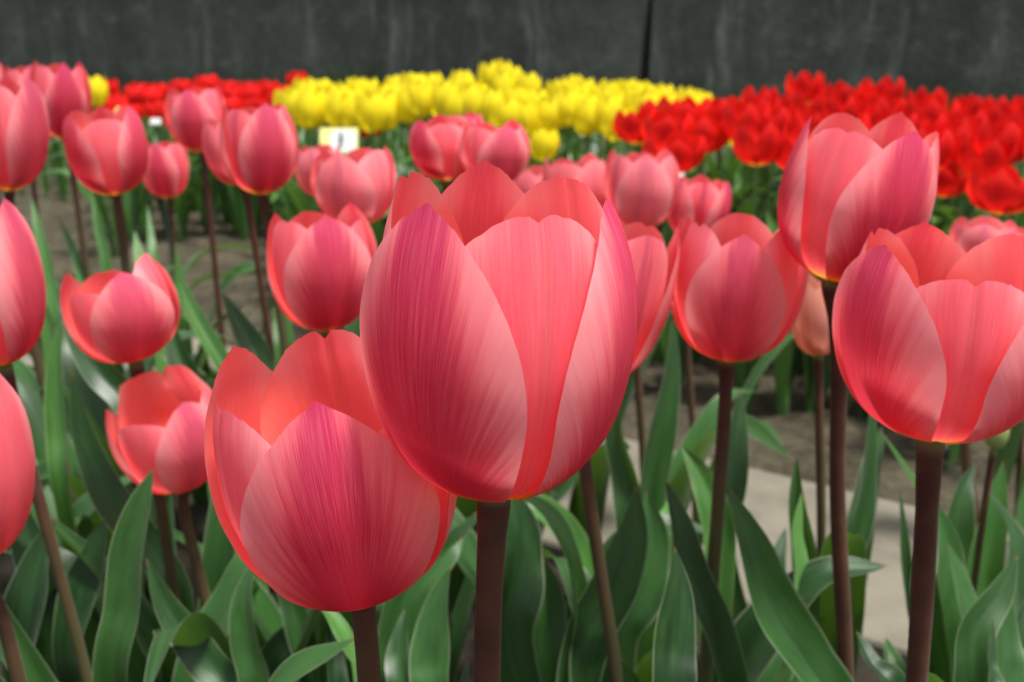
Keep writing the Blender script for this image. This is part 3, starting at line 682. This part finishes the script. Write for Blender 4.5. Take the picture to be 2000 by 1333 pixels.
place(rrp, 1895, 245, F*.068/88, rd, 'red tulip hanging lowest from the red mass, left of the right edge', 1.1)
# leafy plants (not in bloom) that thicken the far bed: tulip foliage reads as one mass
def far_foliage():
    r3 = random.Random(44); V = []; Fc = []; U = []
    for i in range(1500):
        s_ = r3.uniform(-1.7, 3.0); t_ = r3.uniform(.82, 2.1)
        b = f1 + dirp*s_*1.0 + nrm*t_
        if offs(b) < .78 + .1*math.sin(b.x*5): continue
        hz = r3.uniform(.14, .32); ang = r3.uniform(0, 6.28); dd = Vector((math.sin(ang), math.cos(ang), 0)); ln = r3.uniform(.1, .5)
        sp = [b, b+dd*hz*ln*.4+Vector((0, 0, hz*.6)), b+dd*hz*ln+Vector((0, 0, hz))]
        v, f, uv = leaf_geo(r3, sp, r3.uniform(.006, .014), (-dd+Vector((0, 0, .5))).normalized(), nv=8, nu=3)
        k = len(V); V += v; U += uv; Fc += [tuple(a+k for a in q) for q in f]
    tag(mesh_obj('foliage', V, Fc, leafy, uvs=U), 'mass of green tulip leaves filling the far bed under the red and yellow blooms', 'foliage', kind='stuff')
far_foliage()
# ------------------------------------------------------------------ plant labels
def box(v, f, c, hx, hy, hz):
    k = len(v)
    for z in (-1, 1):
        for x, y in ((-1, -1), (1, -1), (1, 1), (-1, 1)): v.append((c[0]+x*hx, c[1]+y*hy, c[2]+z*hz))
    f += [(k+a, k+b, k+c_, k+d) for a, b, c_, d in ((0, 3, 2, 1), (4, 5, 6, 7), (0, 1, 5, 4), (1, 2, 6, 5), (2, 3, 7, 6), (3, 0, 4, 7))]
def plant_label(px, py, wp, hp, d, label, yaw=0, picture=True):
    T = P(px, py, d); W = wp/2*d/F; Hh = hp/2*d/F
    root = empty('plant_label', (T.x, T.y, 0), label, 'plant label', 'plant labels'); root.rotation_euler = (0, 0, yaw)
    zc, T.z = T.z, 0.0
    v, f = [], []; box(v, f, (0, 0, T.z), W, .0015, Hh); o = mesh_obj('card', v, f, yellowp if picture else whitem, root, smooth=False); o.location = (0, 0, zc); o.rotation_euler = (R_(-38), 0, 0)
    v, f = [], []; box(v, f, (0, .004, zc/2-Hh*.2), .0012, .0012, zc/2-Hh*.2); mesh_obj('stake', v, f, darkp, root, smooth=False)
    if picture:
        v = [(W*.22, -.0022, T.z)]; n = 28                       # a white oval on the yellow card
        for i in range(n):
            a = 6.28318*i/n; v.append((W*(.22+.72*math.copysign(abs(math.cos(a))**.7, math.cos(a))), -.0022, T.z+Hh*.88*math.copysign(abs(math.sin(a))**.7, math.sin(a))))
        mesh_obj('picture', v, [(0, 1+i, 1+(i+1) % n) for i in range(n)], whitem, o, smooth=False)
        v, f = [], []
        box(v, f, (W*.10, -.003, T.z-.0*Hh), W*.09, .0003, Hh*.6)   # dark stalk with two leaves, as printed
        v += [(W*.10, -.0035, T.z-Hh*.5), (W*.24, -.0035, T.z-Hh*.1), (W*.28, -.0035, T.z+Hh*.35), (W*.12, -.0035, T.z-Hh*.1), (W*-.08, -.0035, T.z+Hh*.2)]
        f += [(8, 9, 10, 11), (8, 11, 12)]
        mesh_obj('print', v, f, darkp, o, smooth=False)
plant_label(662, 276, 74, 58, 1.75, 'yellow edged white plant label with a dark printed stalk under the yellow band', R_(4))
plant_label(237, 218, 26, 18, 2.2, 'small yellow and white plant label behind the crimson-flanked pink tulip', R_(-10))
plant_label(304, 238, 20, 14, 2.1, 'small white plant label above the smallest pink cup', R_(8), False)
plant_label(1328, 347, 16, 20, 1.6, 'small white plant label just under the centre red cluster', R_(-8), False)
